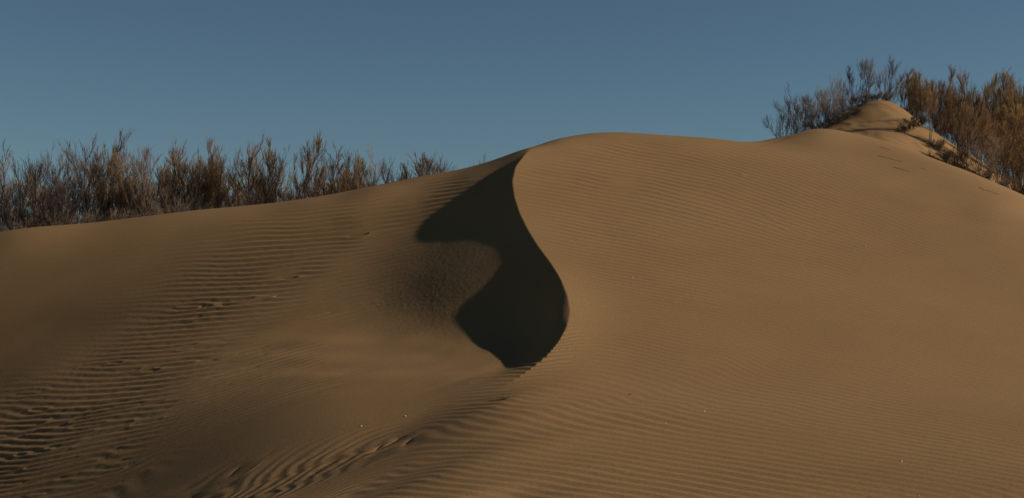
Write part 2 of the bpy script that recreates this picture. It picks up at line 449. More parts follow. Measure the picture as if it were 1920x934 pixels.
# ------------------------------------------------------------------ wind ripples
# (column, row, slope of the ripple lines in degrees, spacing in rows, steepness, raggedness, grain)
RIP = [
    (1000, 330, 13, 8.4, 0.13, 0.15, 0.1), (1100, 340, 15, 7.9, 0.12, 0.15, 0.1), (1250, 350, 16, 7.5, 0.11, 0.15, 0.1), (1400, 350, 20, 7, 0.1, 0.2, 0.1), (1550, 350, 25, 7, 0.05, 0.2, 0.1), (1700, 410, 26, 7.9, 0.03, 0.2, 0.1),
    (1150, 280, 14, 7, 0.09, 0.15, 0.1), (1350, 295, 18, 6.2, 0.08, 0.2, 0.1), (1560, 280, 20, 7, 0.01, 0.1, 0.1), (1750, 340, 25, 7.9, 0.01, 0.1, 0.1), (1880, 400, 25, 7.9, 0.02, 0.1, 0.1),
    (1050, 450, 12, 7.9, 0.11, 0.15, 0.1), (1250, 440, 15, 7, 0.09, 0.2, 0.1), (1450, 440, 17, 7, 0.07, 0.25, 0.1), (1650, 480, 20, 7, 0.04, 0.3, 0.1), (1880, 520, 18, 7, 0.02, 0.3, 0.1),
    (1130, 560, 12, 6.6, 0.07, 0.2, 0.1), (1350, 560, 13, 6.6, 0.04, 0.3, 0.1), (1600, 580, 12, 7, 0.025, 0.4, 0.1), (1850, 600, 12, 6.9, 0.02, 0.4, 0.1),
    (1065, 635, -16, 7.6, 0.12, 0.2, 0.1), (1095, 660, 4, 7.5, 0.12, 0.2, 0.1), (1030, 680, -12, 8.3, 0.15, 0.2, 0.1), (980, 715, -8, 7.6, 0.17, 0.3, 0.1), (930, 745, -6, 6.5, 0.14, 0.4, 0.1), (870, 778, -6, 6.8, 0.1, 0.5, 0.1),
    (1150, 680, 8, 7.5, 0.06, 0.2, 0.1), (1300, 670, 6, 6.7, 0.04, 0.4, 0.1), (1550, 690, 7, 6.6, 0.03, 0.4, 0.1), (1850, 700, 9, 6.6, 0.02, 0.4, 0.1),
    (1050, 750, 4, 6.9, 0.078, 0.3, 0.1), (1200, 760, 5, 6.5, 0.062, 0.3, 0.1), (1400, 760, 6, 6.5, 0.062, 0.3, 0.1), (1650, 770, 9, 6.7, 0.047, 0.3, 0.1), (1880, 790, 11, 6.9, 0.023, 0.3, 0.1),
    (1000, 830, 7, 8.9, 0.101, 0.3, 0.1), (1200, 830, 8, 8.6, 0.094, 0.3, 0.1), (1450, 830, 8, 8.6, 0.086, 0.3, 0.1), (1700, 840, 10, 8.4, 0.07, 0.3, 0.1), (1900, 860, 12, 8.6, 0.047, 0.3, 0.1),
    (1050, 890, 8, 10.8, 0.109, 0.3, 0.1), (1250, 895, 8, 10.1, 0.109, 0.3, 0.1), (1500, 890, 9, 10.1, 0.094, 0.3, 0.1), (1850, 910, 12, 9.4, 0.07, 0.3, 0.1), (1000, 930, 8, 12.2, 0.109, 0.3, 0.1), (1400, 928, 9, 10.8, 0.101, 0.3, 0.1),
    (900, 860, 6, 10, 0.094, 0.4, 0.1), (850, 920, 6, 11.5, 0.101, 0.4, 0.1), (830, 845, -2, 9.9, 0.12, 0.5, 0.1), (740, 885, 2, 11.5, 0.13, 0.6, 0.1), (670, 922, -6, 13, 0.14, 0.7, 0.1), (800, 900, 6, 11.5, 0.094, 0.4, 0.1),
    (760, 822, -30, 14.5, 0.075, 0.9, 0.1), (680, 845, -44, 18, 0.143, 1, 0.1), (580, 875, -48, 20, 0.165, 1, 0.1), (480, 905, -48, 20, 0.165, 1, 0.1), (560, 918, -42, 18, 0.15, 1, 0.1), (420, 930, -45, 20, 0.15, 1, 0.1), (640, 880, -40, 17, 0.143, 1, 0.1),
    # left slope
    (930, 318, -9, 4.8, 0, 0.1, 0.1), (860, 342, -8, 5.7, 0.075, 0.1, 0.1), (810, 368, -7, 8.1, 0.3, 0.15, 0.1), (740, 388, -6, 9, 0.35, 0.15, 0.1), (760, 410, -9, 9, 0.2, 0.1, 0.1),
    (660, 412, -5, 9.5, 0.35, 0.2, 0.1), (600, 442, -4, 9.4, 0.375, 0.25, 0.1), (540, 458, -3, 9.4, 0.35, 0.3, 0.1), (500, 490, -4, 9.9, 0.425, 0.4, 0.2), (560, 405, -3, 7.6, 0.15, 0.1, 0.1), (650, 378, -4, 6.6, 0.05, 0.1, 0.1), (760, 350, -7, 5.7, 0.03, 0.1, 0.1),
    (690, 450, -9, 9.4, 0.25, 0.1, 0.1), (620, 490, -6, 9.9, 0.275, 0.15, 0.1), (560, 530, -6, 10.3, 0.275, 0.2, 0.1), (690, 500, -11, 8.4, 0.163, 0.1, 0.3), (650, 550, -10, 8.3, 0.163, 0.2, 0.2), (560, 590, -9, 8.1, 0.16, 0.3, 0.2),
    (460, 500, -3, 9.4, 0.4, 0.52, 0.3), (420, 545, -3, 9.3, 0.45, 0.68, 0.4), (370, 585, -3, 8.7, 0.383, 0.75, 0.5), (430, 590, -5, 9.4, 0.297, 0.5, 0.3), (480, 570, -5, 9.8, 0.276, 0.4, 0.2),
    (310, 630, -4, 8.6, 0.26, 0.75, 0.5), (360, 650, -7, 8.2, 0.255, 0.45, 0.3), (250, 680, -4, 8.3, 0.275, 0.75, 0.5), (310, 700, -7, 8, 0.289, 0.45, 0.3), (180, 730, -5, 8.3, 0.289, 0.75, 0.5), (250, 750, -8, 8.1, 0.26, 0.52, 0.4),
    (100, 770, -5, 8.4, 0.303, 0.68, 0.5), (150, 800, -9, 8.1, 0.289, 0.6, 0.4), (40, 800, -5, 8.1, 0.289, 0.6, 0.4), (40, 880, -7, 8.2, 0.289, 0.6, 0.4), (130, 870, -14, 7.6, 0.246, 0.75, 0.4), (230, 820, -12, 7, 0.231, 0.75, 0.4),
    (460, 660, -12, 6.5, 0.145, 0.6, 0.4), (560, 670, -16, 5.7, 0.116, 0.68, 0.4), (640, 680, -18, 5.5, 0.072, 0.6, 0.3), (380, 730, -14, 6.4, 0.202, 0.75, 0.4), (480, 720, -18, 5.9, 0.173, 0.75, 0.4), (560, 715, -20, 5.9, 0.145, 0.75, 0.3), (330, 790, -16, 6.4, 0.188, 0.75, 0.4), (420, 765, -20, 6.1, 0.116, 0.75, 0.3),
    (200, 900, -18, 7, 0.188, 0.75, 0.4), (270, 850, -20, 6.4, 0.145, 0.75, 0.3), (330, 840, -20, 5.8, 0.043, 0.6, 0.1),
    (480, 425, -2, 7.6, 0.125, 0.1, 0.2), (400, 470, -2, 7.5, 0.15, 0.3, 0.4), (340, 520, -2, 8.4, 0.125, 0.5, 0.6), (280, 570, -2, 8, 0.106, 0.6, 0.8), (200, 640, -3, 7.7, 0.072, 0.68, 0.8), (120, 690, -3, 7.5, 0.072, 0.68, 0.8), (40, 740, -4, 7.6, 0.116, 0.68, 0.7),
    (300, 440, -2, 6.6, 0.03, 0.1, 0.1), (150, 480, -2, 7.5, 0, 0.1, 0.1), (100, 560, -2, 7.2, 0, 0.1, 0.2), (220, 530, -2, 7.5, 0.03, 0.2, 0.3), (60, 640, -3, 6.9, 0, 0.1, 0.2), (50, 460, -2, 7.5, 0, 0.1, 0.1), (450, 405, -2, 6.6, 0.03, 0.1, 0.1),
    # hollow and slip face
    (700, 600, -10, 7.5, 0.06, 0.2, 0.5), (720, 660, -10, 6.5, 0.017, 0.1, 0.15), (800, 690, -10, 6.1, 0, 0.1, 0.1), (880, 690, -8, 6.1, 0, 0.1, 0.2), (650, 760, -14, 6.8, 0, 0.1, 0.1), (750, 750, -10, 6.8, 0, 0.1, 0.1), (560, 810, -20, 7.5, 0, 0.2, 0.1), (460, 850, -25, 8.7, 0, 0.2, 0.1), (380, 860, -25, 8.7, 0, 0.2, 0.1), (300, 910, -25, 8.9, 0, 0.2, 0.1),
    (850, 725, -8, 6.5, 0, 0.1, 0.3), (920, 705, -8, 6.6, 0.034, 0.1, 0.3), (650, 810, -25, 8.7, 0.025, 0.3, 0.1), (540, 850, -35, 10.5, 0.034, 0.3, 0.1), (400, 890, -35, 10.6, 0.034, 0.3, 0.1),
    (740, 520, -11, 8.4, 0.03, 0.1, 0.8), (780, 480, -11, 8.5, 0, 0.1, 1), (780, 540, -11, 8.4, 0, 0.1, 1), (850, 500, -11, 8.4, 0, 0.1, 0.8), (850, 560, -11, 8.2, 0, 0.1, 1), (920, 520, -11, 8.4, 0, 0.1, 0.5), (780, 600, -11, 7.5, 0, 0.1, 0.8), (860, 610, -11, 7.4, 0, 0.1, 0.6), (740, 590, -11, 7.7, 0.017, 0.1, 0.9),
    (900, 380, -9, 8.5, 0, 0.1, 0.1), (950, 340, -9, 8.5, 0, 0.1, 0.1), (950, 420, -9, 8.5, 0, 0.1, 0.1), (990, 470, -9, 8.5, 0, 0.1, 0.2), (1040, 540, -9, 8.4, 0, 0.1, 0.2), (1040, 600, -9, 7.5, 0, 0.1, 0.1), (1000, 650, -9, 6.7, 0, 0.1, 0.1), (960, 600, -9, 7.5, 0, 0.1, 0.2), (955, 690, -9, 6.1, 0.017, 0.1, 0.2), (830, 420, -9, 8.5, 0, 0.1, 0.2), (1025, 632, -10, 7, 0, 0.1, 0.1),
]
def build_ripples():
    p = np.array(RIP, float)
    w = seen_all(CZ, p[:, 0], p[:, 1])
    s = (p[:, 0] - 960) / F - crest_u(w)
    c = CZ.T.ravel()
    r0, ru, rw = rows_of(s, w), row_u(s, w), row_w(s, w)
    zu, zw = (ru[1] * c[ru[0]]).sum(1), (rw[1] * c[rw[0]]).sum(1)
    gr = 2 * np.pi / p[:, 3]
    gc = -np.tan(np.radians(p[:, 2])) * gr
    gu = F * gc - F * gr * zu
    gw = -F * gr * np.maximum(zw, 0.05)
    one = np.ones(len(p))
    anchor = rows_of(np.array([0.1]), np.array([math.log(10.0)]))
    PH = solve([ru, rw, anchor], [gu, gw, np.zeros(1)], [one, one, np.ones(1)], 2e-3, jump=3.0)
    out = [PH]
    for k, bend in ((4, 2e-4), (5, 1e-3), (6, 1e-3)):
        out.append(solve([r0], [p[:, k]], [one], bend / 40))
    return out
PHASE, STEEP, RAGGED, GRAIN = build_ripples()

# ------------------------------------------------------------------ the sheet of sand
import os
_q = 1
NU_L, NU_R, NV = int(640 * _q), int(860 * _q), int(1500 * _q)
tl = np.concatenate([np.linspace(0, 1, NU_L + 1), np.linspace(1.003, 1.36, 60)])[::-1]
tr = np.concatenate([np.linspace(0, 1, NU_R + 1), np.linspace(1.003, 1.36, 60)])
ww = np.concatenate([np.linspace(math.log(2.3), math.log(4.3), 60)[:-1], np.linspace(math.log(4.3), math.log(22), NV)[:-1], np.linspace(math.log(22), math.log(32), 220)[:-1], np.linspace(math.log(32), math.log(70), 60)])
sgn_t = np.concatenate([-tl[:-1], tr])
NSX = len(sgn_t)
Wg, Tg = np.meshgrid(ww, sgn_t, indexing='ij')
UC = crest_u(ww)[:, None]
UMAX = 0.47
Ug = np.where(Tg < 0, UC + Tg * (UMAX + UC), UC + Tg * (UMAX - UC))
Sg = Ug - UC
Yg = np.exp(Wg)
# evaluate the spline row by row
BWm = bs_basis(KW, ww)
BWd = bs_basis(KW, ww, 1)
def on_grid(*coefs):
    out = [np.empty(Sg.shape) for _ in coefs]
    sw_ = [C @ BWm.T for C in coefs]
    for i in range(len(ww)):
        B = bs_basis(KS, Sg[i])
        for o, q in zip(out, sw_):
            o[i] = B @ q[:, i]
    return out
Zt, Ph, St, Rg, Gr = on_grid(CZ, PHASE, STEEP, RAGGED, GRAIN)
Xg = Ug * Yg
Zg = Zt * Yg
St = np.clip(St, 0, 0.5); Rg = np.clip(Rg, 0, 1); Gr = np.clip(Gr, 0, 1)

# ripples: a phase that follows the wind, worn into forks and gaps
def grad_xy(A):
    Au = np.gradient(A, axis=1) / np.gradient(Ug, axis=1)
    Aw = np.gradient(A, axis=0) / np.gradient(ww)[:, None]
    dudw = np.gradient(Ug, axis=0) / np.gradient(ww)[:, None]
    Aw = Aw - dudw * Au
    return Au / Yg, (Aw - Ug * Au) / Yg
px_, py_ = grad_xy(Ph)
kk = np.hypot(px_, py_) + 1e-6
lam = np.clip(2 * np.pi / kk, 0.03, 0.8)
n1 = fbm(Xg * 0.55, Yg * 0.5, 3, 2)
n2 = fbm(Xg * 3.4 + 7, Yg * 2.6, 11, 3)
n3 = fbm(Xg * 7.0 + 3, Yg * 5.0, 23, 2)
Ph = Ph + 0.9 * n1 + (0.2 + 0.6 * Rg) * n2 + 0.4 * Rg * n3
# chevrons where the two winds cross on the fading tail of the crest
tri = 2 / np.pi * np.arcsin(np.sin(2 * np.pi * (Yg - 0.5 * Xg + 0.12 * n2) / 0.62))
Ph = Ph + 2.6 * tri * sstep(0.62, 0.95, Rg) * (1 - sstep(math.log(7.5), math.log(8.0), ww)[:, None]) * sstep(-0.16, -0.1, Sg) * (1 - sstep(0.1, 0.16, Sg))
rs = np.random.RandomState(5)
# forks: pairs of dislocations
for k in range(64):
    while True:
        y0 = math.exp(rs.uniform(math.log(5.0), math.log(20.0))); u0 = rs.uniform(-0.37, 0.37)
        j = np.searchsorted(ww, math.log(y0)); i = np.argmin(abs(Ug[j] - u0))
        if St[j, i] > 0.02 and (y0 > 7.7 or (y0 > 6.2 and Ug[j, i] - UC[j, 0] > 0.1)) and rs.rand() < 0.12 + Rg[j, i] * (1.2 if Sg[j, i] < 0 else 0.3):
            break
    x0 = u0 * y0
    tx, ty = -py_[j, i] / kk[j, i], px_[j, i] / kk[j, i]
    L = rs.uniform(0.1, 0.4)
    sg = rs.choice([-1, 1])
    Ph = Ph + sg * (np.arctan2(Yg - y0, Xg - x0) - np.arctan2(Yg - y0 - ty * L, Xg - x0 - tx * L))
wear = np.clip(0.85 + 0.5 * fbm(Xg * 0.9 + 40, Yg * 0.7, 31, 3), 0.15, 1.4)
rag = np.clip(1 + Rg * 1.05 * fbm(Xg * 9.0 + 9, Yg * 12.0, 41, 2), 0.1, 1.9)
prof = np.cos(Ph + 0.55 * np.sin(Ph)) - 0.25 * np.cos(2 * Ph)
amp = St * (1.12 - (0.0 + 0.6 * Rg) * sstep(0, 0.03, -Sg) * sstep(math.log(7.3), math.log(8.1), ww)[:, None]) * wear * rag * lam / (2 * np.pi)
rip = amp * prof
# small clotted relief where the wind has been turning
gr1 = fbm(Xg * 24, Yg * 15, 51, 3, 0.6)
gr2 = fbm(Xg * 55, Yg * 34, 61, 2, 0.6)
rip = rip + Gr * (0.0012 * gr1 + 0.0016 * gr2)
fade = sstep(math.log(4.3), math.log(5), ww)[:, None] * (1 - sstep(math.log(19.5), math.log(23), ww)[:, None])
# long low undulations
und = 0.012 * fbm(Xg * 0.45 + 3, Yg * 0.35, 71, 3) * sstep(0.0, 0.06, abs(Sg))
# slumps and tongues on the slip face, drifts on the mound
slump = 0.0025 * fbm(Xg * 2.0 + 5, Yg * 1.6 + 2, 81, 2) * sstep(-0.005, -0.02, Sg) * sstep(-0.13, -0.08, Sg) * sstep(math.log(8.6), math.log(9.6), ww)[:, None] * (1 - sstep(math.log(16), math.log(17.5), ww)[:, None])
drift = (0.02 * fbm(Xg * 1.3, Yg * 0.9, 91, 3) + 0.018 * perlin(Xg * 3.5 + 2.0 * perlin(Xg, Yg, 5), Yg * 2.2, 92)) * sstep(math.log(24.5), math.log(26), ww)[:, None]
# a low lip of blown sand left of the second rise
_d = 1510 - np.clip(23.2 - Yg, 0, None) * 40 - (960 + F * Ug)
lip = -0.04 * sstep(0, 16, _d) * np.exp(-np.clip(_d, 0, None) / 55.0) * sstep(math.log(21.0), math.log(22.2), ww)[:, None] * (1 - sstep(math.log(24.6), math.log(26), ww)[:, None])
Zg = Zg + rip * fade + und + slump + drift + lip

def make_grid_mesh(name, X, Y, Z, mat):
    nr, nc = X.shape
    me = bpy.data.meshes.new(name)
    co = np.stack([X, Y, Z], -1).reshape(-1, 3).astype(np.float32)
    me.vertices.add(nr * nc)
    me.vertices.foreach_set('co', co.ravel())
    idx = np.arange(nr * nc, dtype=np.int32).reshape(nr, nc)
    q = np.stack([idx[:-1, :-1], idx[:-1, 1:], idx[1:, 1:], idx[1:, :-1]], -1).reshape(-1, 4)
    me.loops.add(q.size)
    me.loops.foreach_set('vertex_index', q.ravel())
    me.polygons.add(len(q))
    me.polygons.foreach_set('loop_start', np.arange(0, q.size, 4, dtype=np.int32))
    me.polygons.foreach_set('loop_total', np.full(len(q), 4, dtype=np.int32))
    me.polygons.foreach_set('use_smooth', np.ones(len(q), dtype=bool))
    me.update(calc_edges=True)
    me.materials.append(mat)
    o = bpy.data.objects.new(name, me)
    COL.objects.link(o)
    return o

sand, nt, b = new_mat('sand')
b.inputs['Roughness'].default_value = 1.0
b.inputs['Specular IOR Level'].default_value = 0.1
geo = nt.nodes.new('ShaderNodeNewGeometry')
pos = geo.outputs['Position']
def mixc(nt, fac, a, c, mode='MIX'):
    m = nt.nodes.new('ShaderNodeMix')
    m.data_type = 'RGBA'
    m.blend_type = mode
    if isinstance(fac, float):
        m.inputs[0].default_value = fac
    else:
        nt.links.new(fac, m.inputs[0])
    for sock, val in ((m.inputs[6], a), (m.inputs[7], c)):
        if isinstance(val, tuple):
            sock.default_value = (*val, 1)
        else:
            nt.links.new(val, sock)
    return m.outputs[2]
big = ramp(nt, noise_tex(nt, pos, 0.35, 4, 0.6), [(0.32, (0.260, 0.157, 0.070)), (0.55, (0.282, 0.174, 0.079)), (0.72, (0.294, 0.185, 0.088))])
grain = ramp(nt, noise_tex(nt, pos, 70.0, 4, 0.75), [(0.25, (0.72, 0.72, 0.73)), (0.5, (1.0, 1.0, 1.0)), (0.75, (1.24, 1.23, 1.20))])
col = mixc(nt, 1.0, big, grain, 'MULTIPLY')
# a few dark mineral specks
vor = nt.nodes.new('ShaderNodeTexVoronoi')
vor.inputs['Scale'].default_value = 14.0
nt.links.new(pos, vor.inputs['Vector'])
speck = ramp(nt, vor.outputs['Distance'], [(0.03, (1, 1, 1)), (0.06, (0, 0, 0))])
col = mixc(nt, speck, col, (0.12, 0.085, 0.05))
nt.links.new(col, b.inputs['Base Color'])
bmp = nt.nodes.new('ShaderNodeBump')
bmp.inputs['Strength'].default_value = 0.35
bmp.inputs['Distance'].default_value = 0.004
nt.links.new(noise_tex(nt, pos, 90.0, 3, 0.6), bmp.inputs['Height'])
nt.links.new(bmp.outputs[0], b.inputs['Normal'])
dune = make_grid_mesh('sand_dune', Xg, Yg, Zg, sand)
dune['kind'] = 'structure'

# ------------------------------------------------------------------ wide ground beyond the dunes
plain, nt2, b2 = new_mat('plain_sand')
b2.inputs['Roughness'].default_value = 1.0
b2.inputs['Specular IOR Level'].default_value = 0.1
g2 = nt2.nodes.new('ShaderNodeNewGeometry')
nt2.links.new(ramp(nt2, noise_tex(nt2, g2.outputs['Position'], 0.08, 5), [(0.3, (0.20, 0.13, 0.06)), (0.7, (0.26, 0.17, 0.08))]), b2.inputs['Base Color'])
pm = bpy.data.meshes.new('desert_ground')
_n = 64
_v = [(0, 0, -3.2)]
for _r in (60, 400, 3000, 15000):
    _v += [(_r * math.cos(2 * math.pi * k / _n), _r * math.sin(2 * math.pi * k / _n), -3.2) for k in range(_n)]
_f = [(0, 1 + k, 1 + (k + 1) % _n) for k in range(_n)]
for _q in range(3):
    _f += [(1 + _q * _n + k, 1 + (_q + 1) * _n + k, 1 + (_q + 1) * _n + (k + 1) % _n, 1 + _q * _n + (k + 1) % _n) for k in range(_n)]
pm.from_pydata(_v, [], _f)
pm.materials.append(plain)
po = bpy.data.objects.new('desert_ground', pm)
COL.objects.link(po)
po['kind'] = 'structure'

def ground(x, y):
    w = math.log(y)
    j = min(max(int(np.searchsorted(ww, w)), 1), len(ww) - 1)
    t = (w - ww[j - 1]) / (ww[j] - ww[j - 1])
    return (1 - t) * np.interp(x / y, Ug[j - 1], Zg[j - 1]) + t * np.interp(x / y, Ug[j], Zg[j])

# ------------------------------------------------------------------ tamarisk bushes
def plant_mat(name, stops, rough=0.8, scale=9.0, trans=0.0, vary=0.25):
    m, nt, b = new_mat(name)
    tc = nt.nodes.new('ShaderNodeTexCoord')
    oi = nt.nodes.new('ShaderNodeObjectInfo')
    col = ramp(nt, noise_tex(nt, tc.outputs['Object'], scale, 3), stops)
    hs = nt.nodes.new('ShaderNodeHueSaturation')
    mr = nt.nodes.new('ShaderNodeMapRange')
    mr.inputs['To Min'].default_value = 1 - vary
    mr.inputs['To Max'].default_value = 1 + vary
    nt.links.new(oi.outputs['Random'], mr.inputs['Value'])
    nt.links.new(mr.outputs[0], hs.inputs['Value'])
    nt.links.new(col, hs.inputs['Color'])
    nt.links.new(hs.outputs[0], b.inputs['Base Color'])
    b.inputs['Roughness'].default_value = rough
    b.inputs['Specular IOR Level'].default_value = 0.2
    if trans:
        out = nt.nodes['Material Output']
        tr = nt.nodes.new('ShaderNodeBsdfTranslucent')
        mx = nt.nodes.new('ShaderNodeMixShader')
        nt.links.new(hs.outputs[0], tr.inputs['Color'])
        mx.inputs[0].default_value = trans
        nt.links.new(b.outputs[0], mx.inputs[1])
        nt.links.new(tr.outputs[0], mx.inputs[2])
        nt.links.new(mx.outputs[0], out.inputs['Surface'])
    return m

BARK = plant_mat('bark', [(0.3, (0.055, 0.042, 0.036)), (0.7, (0.14, 0.112, 0.098))])
TWIG = plant_mat('twig_bark', [(0.3, (0.15, 0.112, 0.092)), (0.7, (0.30, 0.228, 0.19))], scale=5.0)
RUSSET = plant_mat('russet_leaf', [(0.25, (0.22, 0.138, 0.058)), (0.75, (0.44, 0.285, 0.112))], scale=3.0, trans=0.4)
OCHRE = plant_mat('ochre_leaf', [(0.25, (0.20, 0.135, 0.035)), (0.75, (0.41, 0.285, 0.072))], scale=2.5, trans=0.4)

class Tubes:
    def __init__(self):
        self.v, self.f, self.m = [], [], []
    def tube(self, pts, r0, r1, sides, mat):
        n = len(pts)
        base = len(self.v)
        for i, p in enumerate(pts):
            a, c = pts[max(i - 1, 0)], pts[min(i + 1, n - 1)]
            d = (c - a).normalized()
            e1 = d.cross(Vector((0.31, 0.87, 0.12))).normalized()
            e2 = d.cross(e1)
            r = r0 + (r1 - r0) * i / (n - 1)
            for k in range(sides):
                t = 2 * math.pi * k / sides
                self.v.append(p + e1 * (r * math.cos(t)) + e2 * (r * math.sin(t)))
        for i in range(n - 1):
            for k in range(sides):
                a = base + i * sides + k; c = base + i * sides + (k + 1) % sides
                self.f.append((a, c, c + sides, a + sides)); self.m.append(mat)
    def sliver(self, p, d, L, wd, mat, rnd):
        e = d.cross(Vector((rnd.uniform(-1, 1), rnd.uniform(-1, 1), rnd.uniform(-1, 1))))
        if e.length < 1e-4:
            return
        e = e.normalized() * wd
        b_ = len(self.v)
        self.v += [p - e * 0.4, p + d * (L * 0.5) - e, p + d * L, p + d * (L * 0.5) + e]
        self.f.append((b_, b_ + 1, b_ + 2, b_ + 3)); self.m.append(mat)
    def mesh(self, name, mats):
        me = bpy.data.meshes.new(name)
        me.from_pydata([tuple(v) for v in self.v], [], self.f)
        for m in mats:
            me.materials.append(m)
        me.polygons.foreach_set('material_index', self.m)
        me.update()
        return me

def grow(rnd, p, d, L, nseg, wob, up):
    """a bending shoot as a list of points"""
    pts = [p.copy()]
    d = d.normalized()
    for i in range(nseg):
        d = (d + Vector((rnd.gauss(0, wob), rnd.gauss(0, wob), rnd.gauss(0, wob) + up))).normalized()
        p = p + d * (L / nseg)
        pts.append(p.copy())
    return pts

def at(pts, t):
    x = t * (len(pts) - 1)
    i = min(int(x), len(pts) - 2)
    return pts[i].lerp(pts[i + 1], x - i), (pts[i + 1] - pts[i]).normalized()

def side(rnd, d, ang):
    ax = d.cross(Vector((rnd.gauss(0, 1), rnd.gauss(0, 1), rnd.gauss(0, 1))))
    if ax.length < 1e-4:
        ax = d.cross(Vector((1, 0, 0)))
    from mathutils import Quaternion
    return Quaternion(ax.normalized(), ang) @ d

def bush_meshes(seed, leaf, n_stem=5, spread=0.30, leafiness=0.5, height=3.0, twiggy=1.0, clump=0.5):
    rnd = random.Random(seed)
    wood, crown = Tubes(), Tubes()
    for k in range(n_stem):
        az = 2 * math.pi * (k + rnd.random() * 0.8) / n_stem
        tilt = abs(rnd.gauss(spread, spread * 0.45))
        d = Vector((math.sin(tilt) * math.cos(az), math.sin(tilt) * math.sin(az), math.cos(tilt)))
        L = height * (1.0 if k == 0 else rnd.uniform(0.6, 1.0))
        base = Vector((rnd.gauss(0, 0.09), rnd.gauss(0, 0.09), -0.12))
        st = grow(rnd, base, d, L, 9, 0.075, 0.045)
        wood.tube(st, 0.024 * L / 3, 0.005, 5, 0)
        for j in range(int(rnd.randint(9, 12) * twiggy)):
            t = rnd.uniform(0.12, 0.97) ** 0.85
            p, dd = at(st, t)
            bl = L * (0.42 * (1 - t) + 0.13) * rnd.uniform(0.6, 1.2)
            br = grow(rnd, p, side(rnd, dd, rnd.uniform(0.40, 0.95)), bl, 5, 0.08, 0.2)
            wood.tube(br, 0.008 * L / 3 + 0.002, 0.004, 4, 0)
            tuft = rnd.random() < clump
            for q in range(int(rnd.randint(7, 10) * twiggy)):
                t2 = rnd.uniform(0.15, 1.0)
                p2, d2 = at(br, t2)
                tl_ = rnd.uniform(0.16, 0.42) * (0.7 + 0.5 * L / 3)
                tw = grow(rnd, p2, side(rnd, d2, rnd.uniform(0.25, 0.6)), tl_, 3, 0.08, 0.2)
                crown.tube(tw, 0.0045, 0.0024, 3, 0)
                for z in range(3):
                    p3, d3 = at(tw, rnd.uniform(0.2, 0.95))
                    tw2 = grow(rnd, p3, side(rnd, d3, rnd.uniform(0.25, 0.55)), tl_ * 0.5, 2, 0.1, 0.1)
                    crown.tube(tw2, 0.0036, 0.002, 3, 0)
                nl = int(leafiness * (15 if tuft else 3) * (0.3 + t))
                for z in range(nl):
                    p3, d3 = at(tw, rnd.uniform(0.1, 1.0))
                    dl = side(rnd, d3, rnd.uniform(0.1, 0.45))
                    crown.sliver(p3 + dl * 0.02, (dl + Vector((0, 0, 0.35))).normalized(), rnd.uniform(0.08, 0.19), rnd.uniform(0.0028, 0.0052), 1, rnd)
    return wood.mesh('trunk', [BARK]), crown.mesh('crown', [BARK if spread > 0.6 else TWIG, leaf]), max(v.z for v in crown.v)

PROTO = {
    'bare': [bush_meshes(11 + k, RUSSET, n_stem=5, spread=0.38, leafiness=0.08, clump=0.3) for k in range(4)],
    'russet': [bush_meshes(31 + k, RUSSET, n_stem=5, spread=0.30, leafiness=0.95, clump=0.5) for k in range(5)],
    'slim': [bush_meshes(51 + k, RUSSET, n_stem=3, spread=0.18, leafiness=1.2, clump=0.65, twiggy=0.9) for k in range(3)],
    'full': [bush_meshes(71 + k, RUSSET, n_stem=6, spread=0.26, leafiness=1.5, clump=0.75) for k in range(3)],
    'ochre': [bush_meshes(91 + k, OCHRE, n_stem=6, spread=0.24, leafiness=1.7, clump=0.8) for k in range(2)],
    'scrub': [bush_meshes(111 + k, RUSSET, n_stem=9, spread=0.75, leafiness=0.25, height=1.6, clump=0.4) for k in range(2)],
}
_rz = random.Random(77)
_used = {k: 0 for k in PROTO}
def bush(kind, px, Y, top, label, group, name='tamarisk_bush', wide=1.0, lean=0.0, cat='bush'):
    x = (px - 960) / F * Y
    z = ground(x, Y)
    H = (HOR - top) * Y / F - z
    wm, cm, href = PROTO[kind][_used[kind] % len(PROTO[kind])]
    _used[kind] += 1
    sc = max(H, 0.3) / href
    e = bpy.data.objects.new(name, None)
    e.empty_display_size = 0.3
    COL.objects.link(e)
    e.location = (x, Y, z - 0.02)
    e.rotation_euler = (R(_rz.uniform(-3, 3)), R(lean + _rz.uniform(-3, 3)), 0)
    e.scale = (sc * wide * 1.15, sc * wide * 1.15, sc)
    rz = _rz.uniform(0, 6.28)
    for nm, me in (('trunk', wm), ('crown', cm)):
        o = bpy.data.objects.new(nm, me)
        COL.objects.link(o)
        o.parent = e
        o.rotation_euler = (0, 0, rz)
    e['label'] = label
    e['category'] = cat
    if group:
        e['group'] = group
    return e

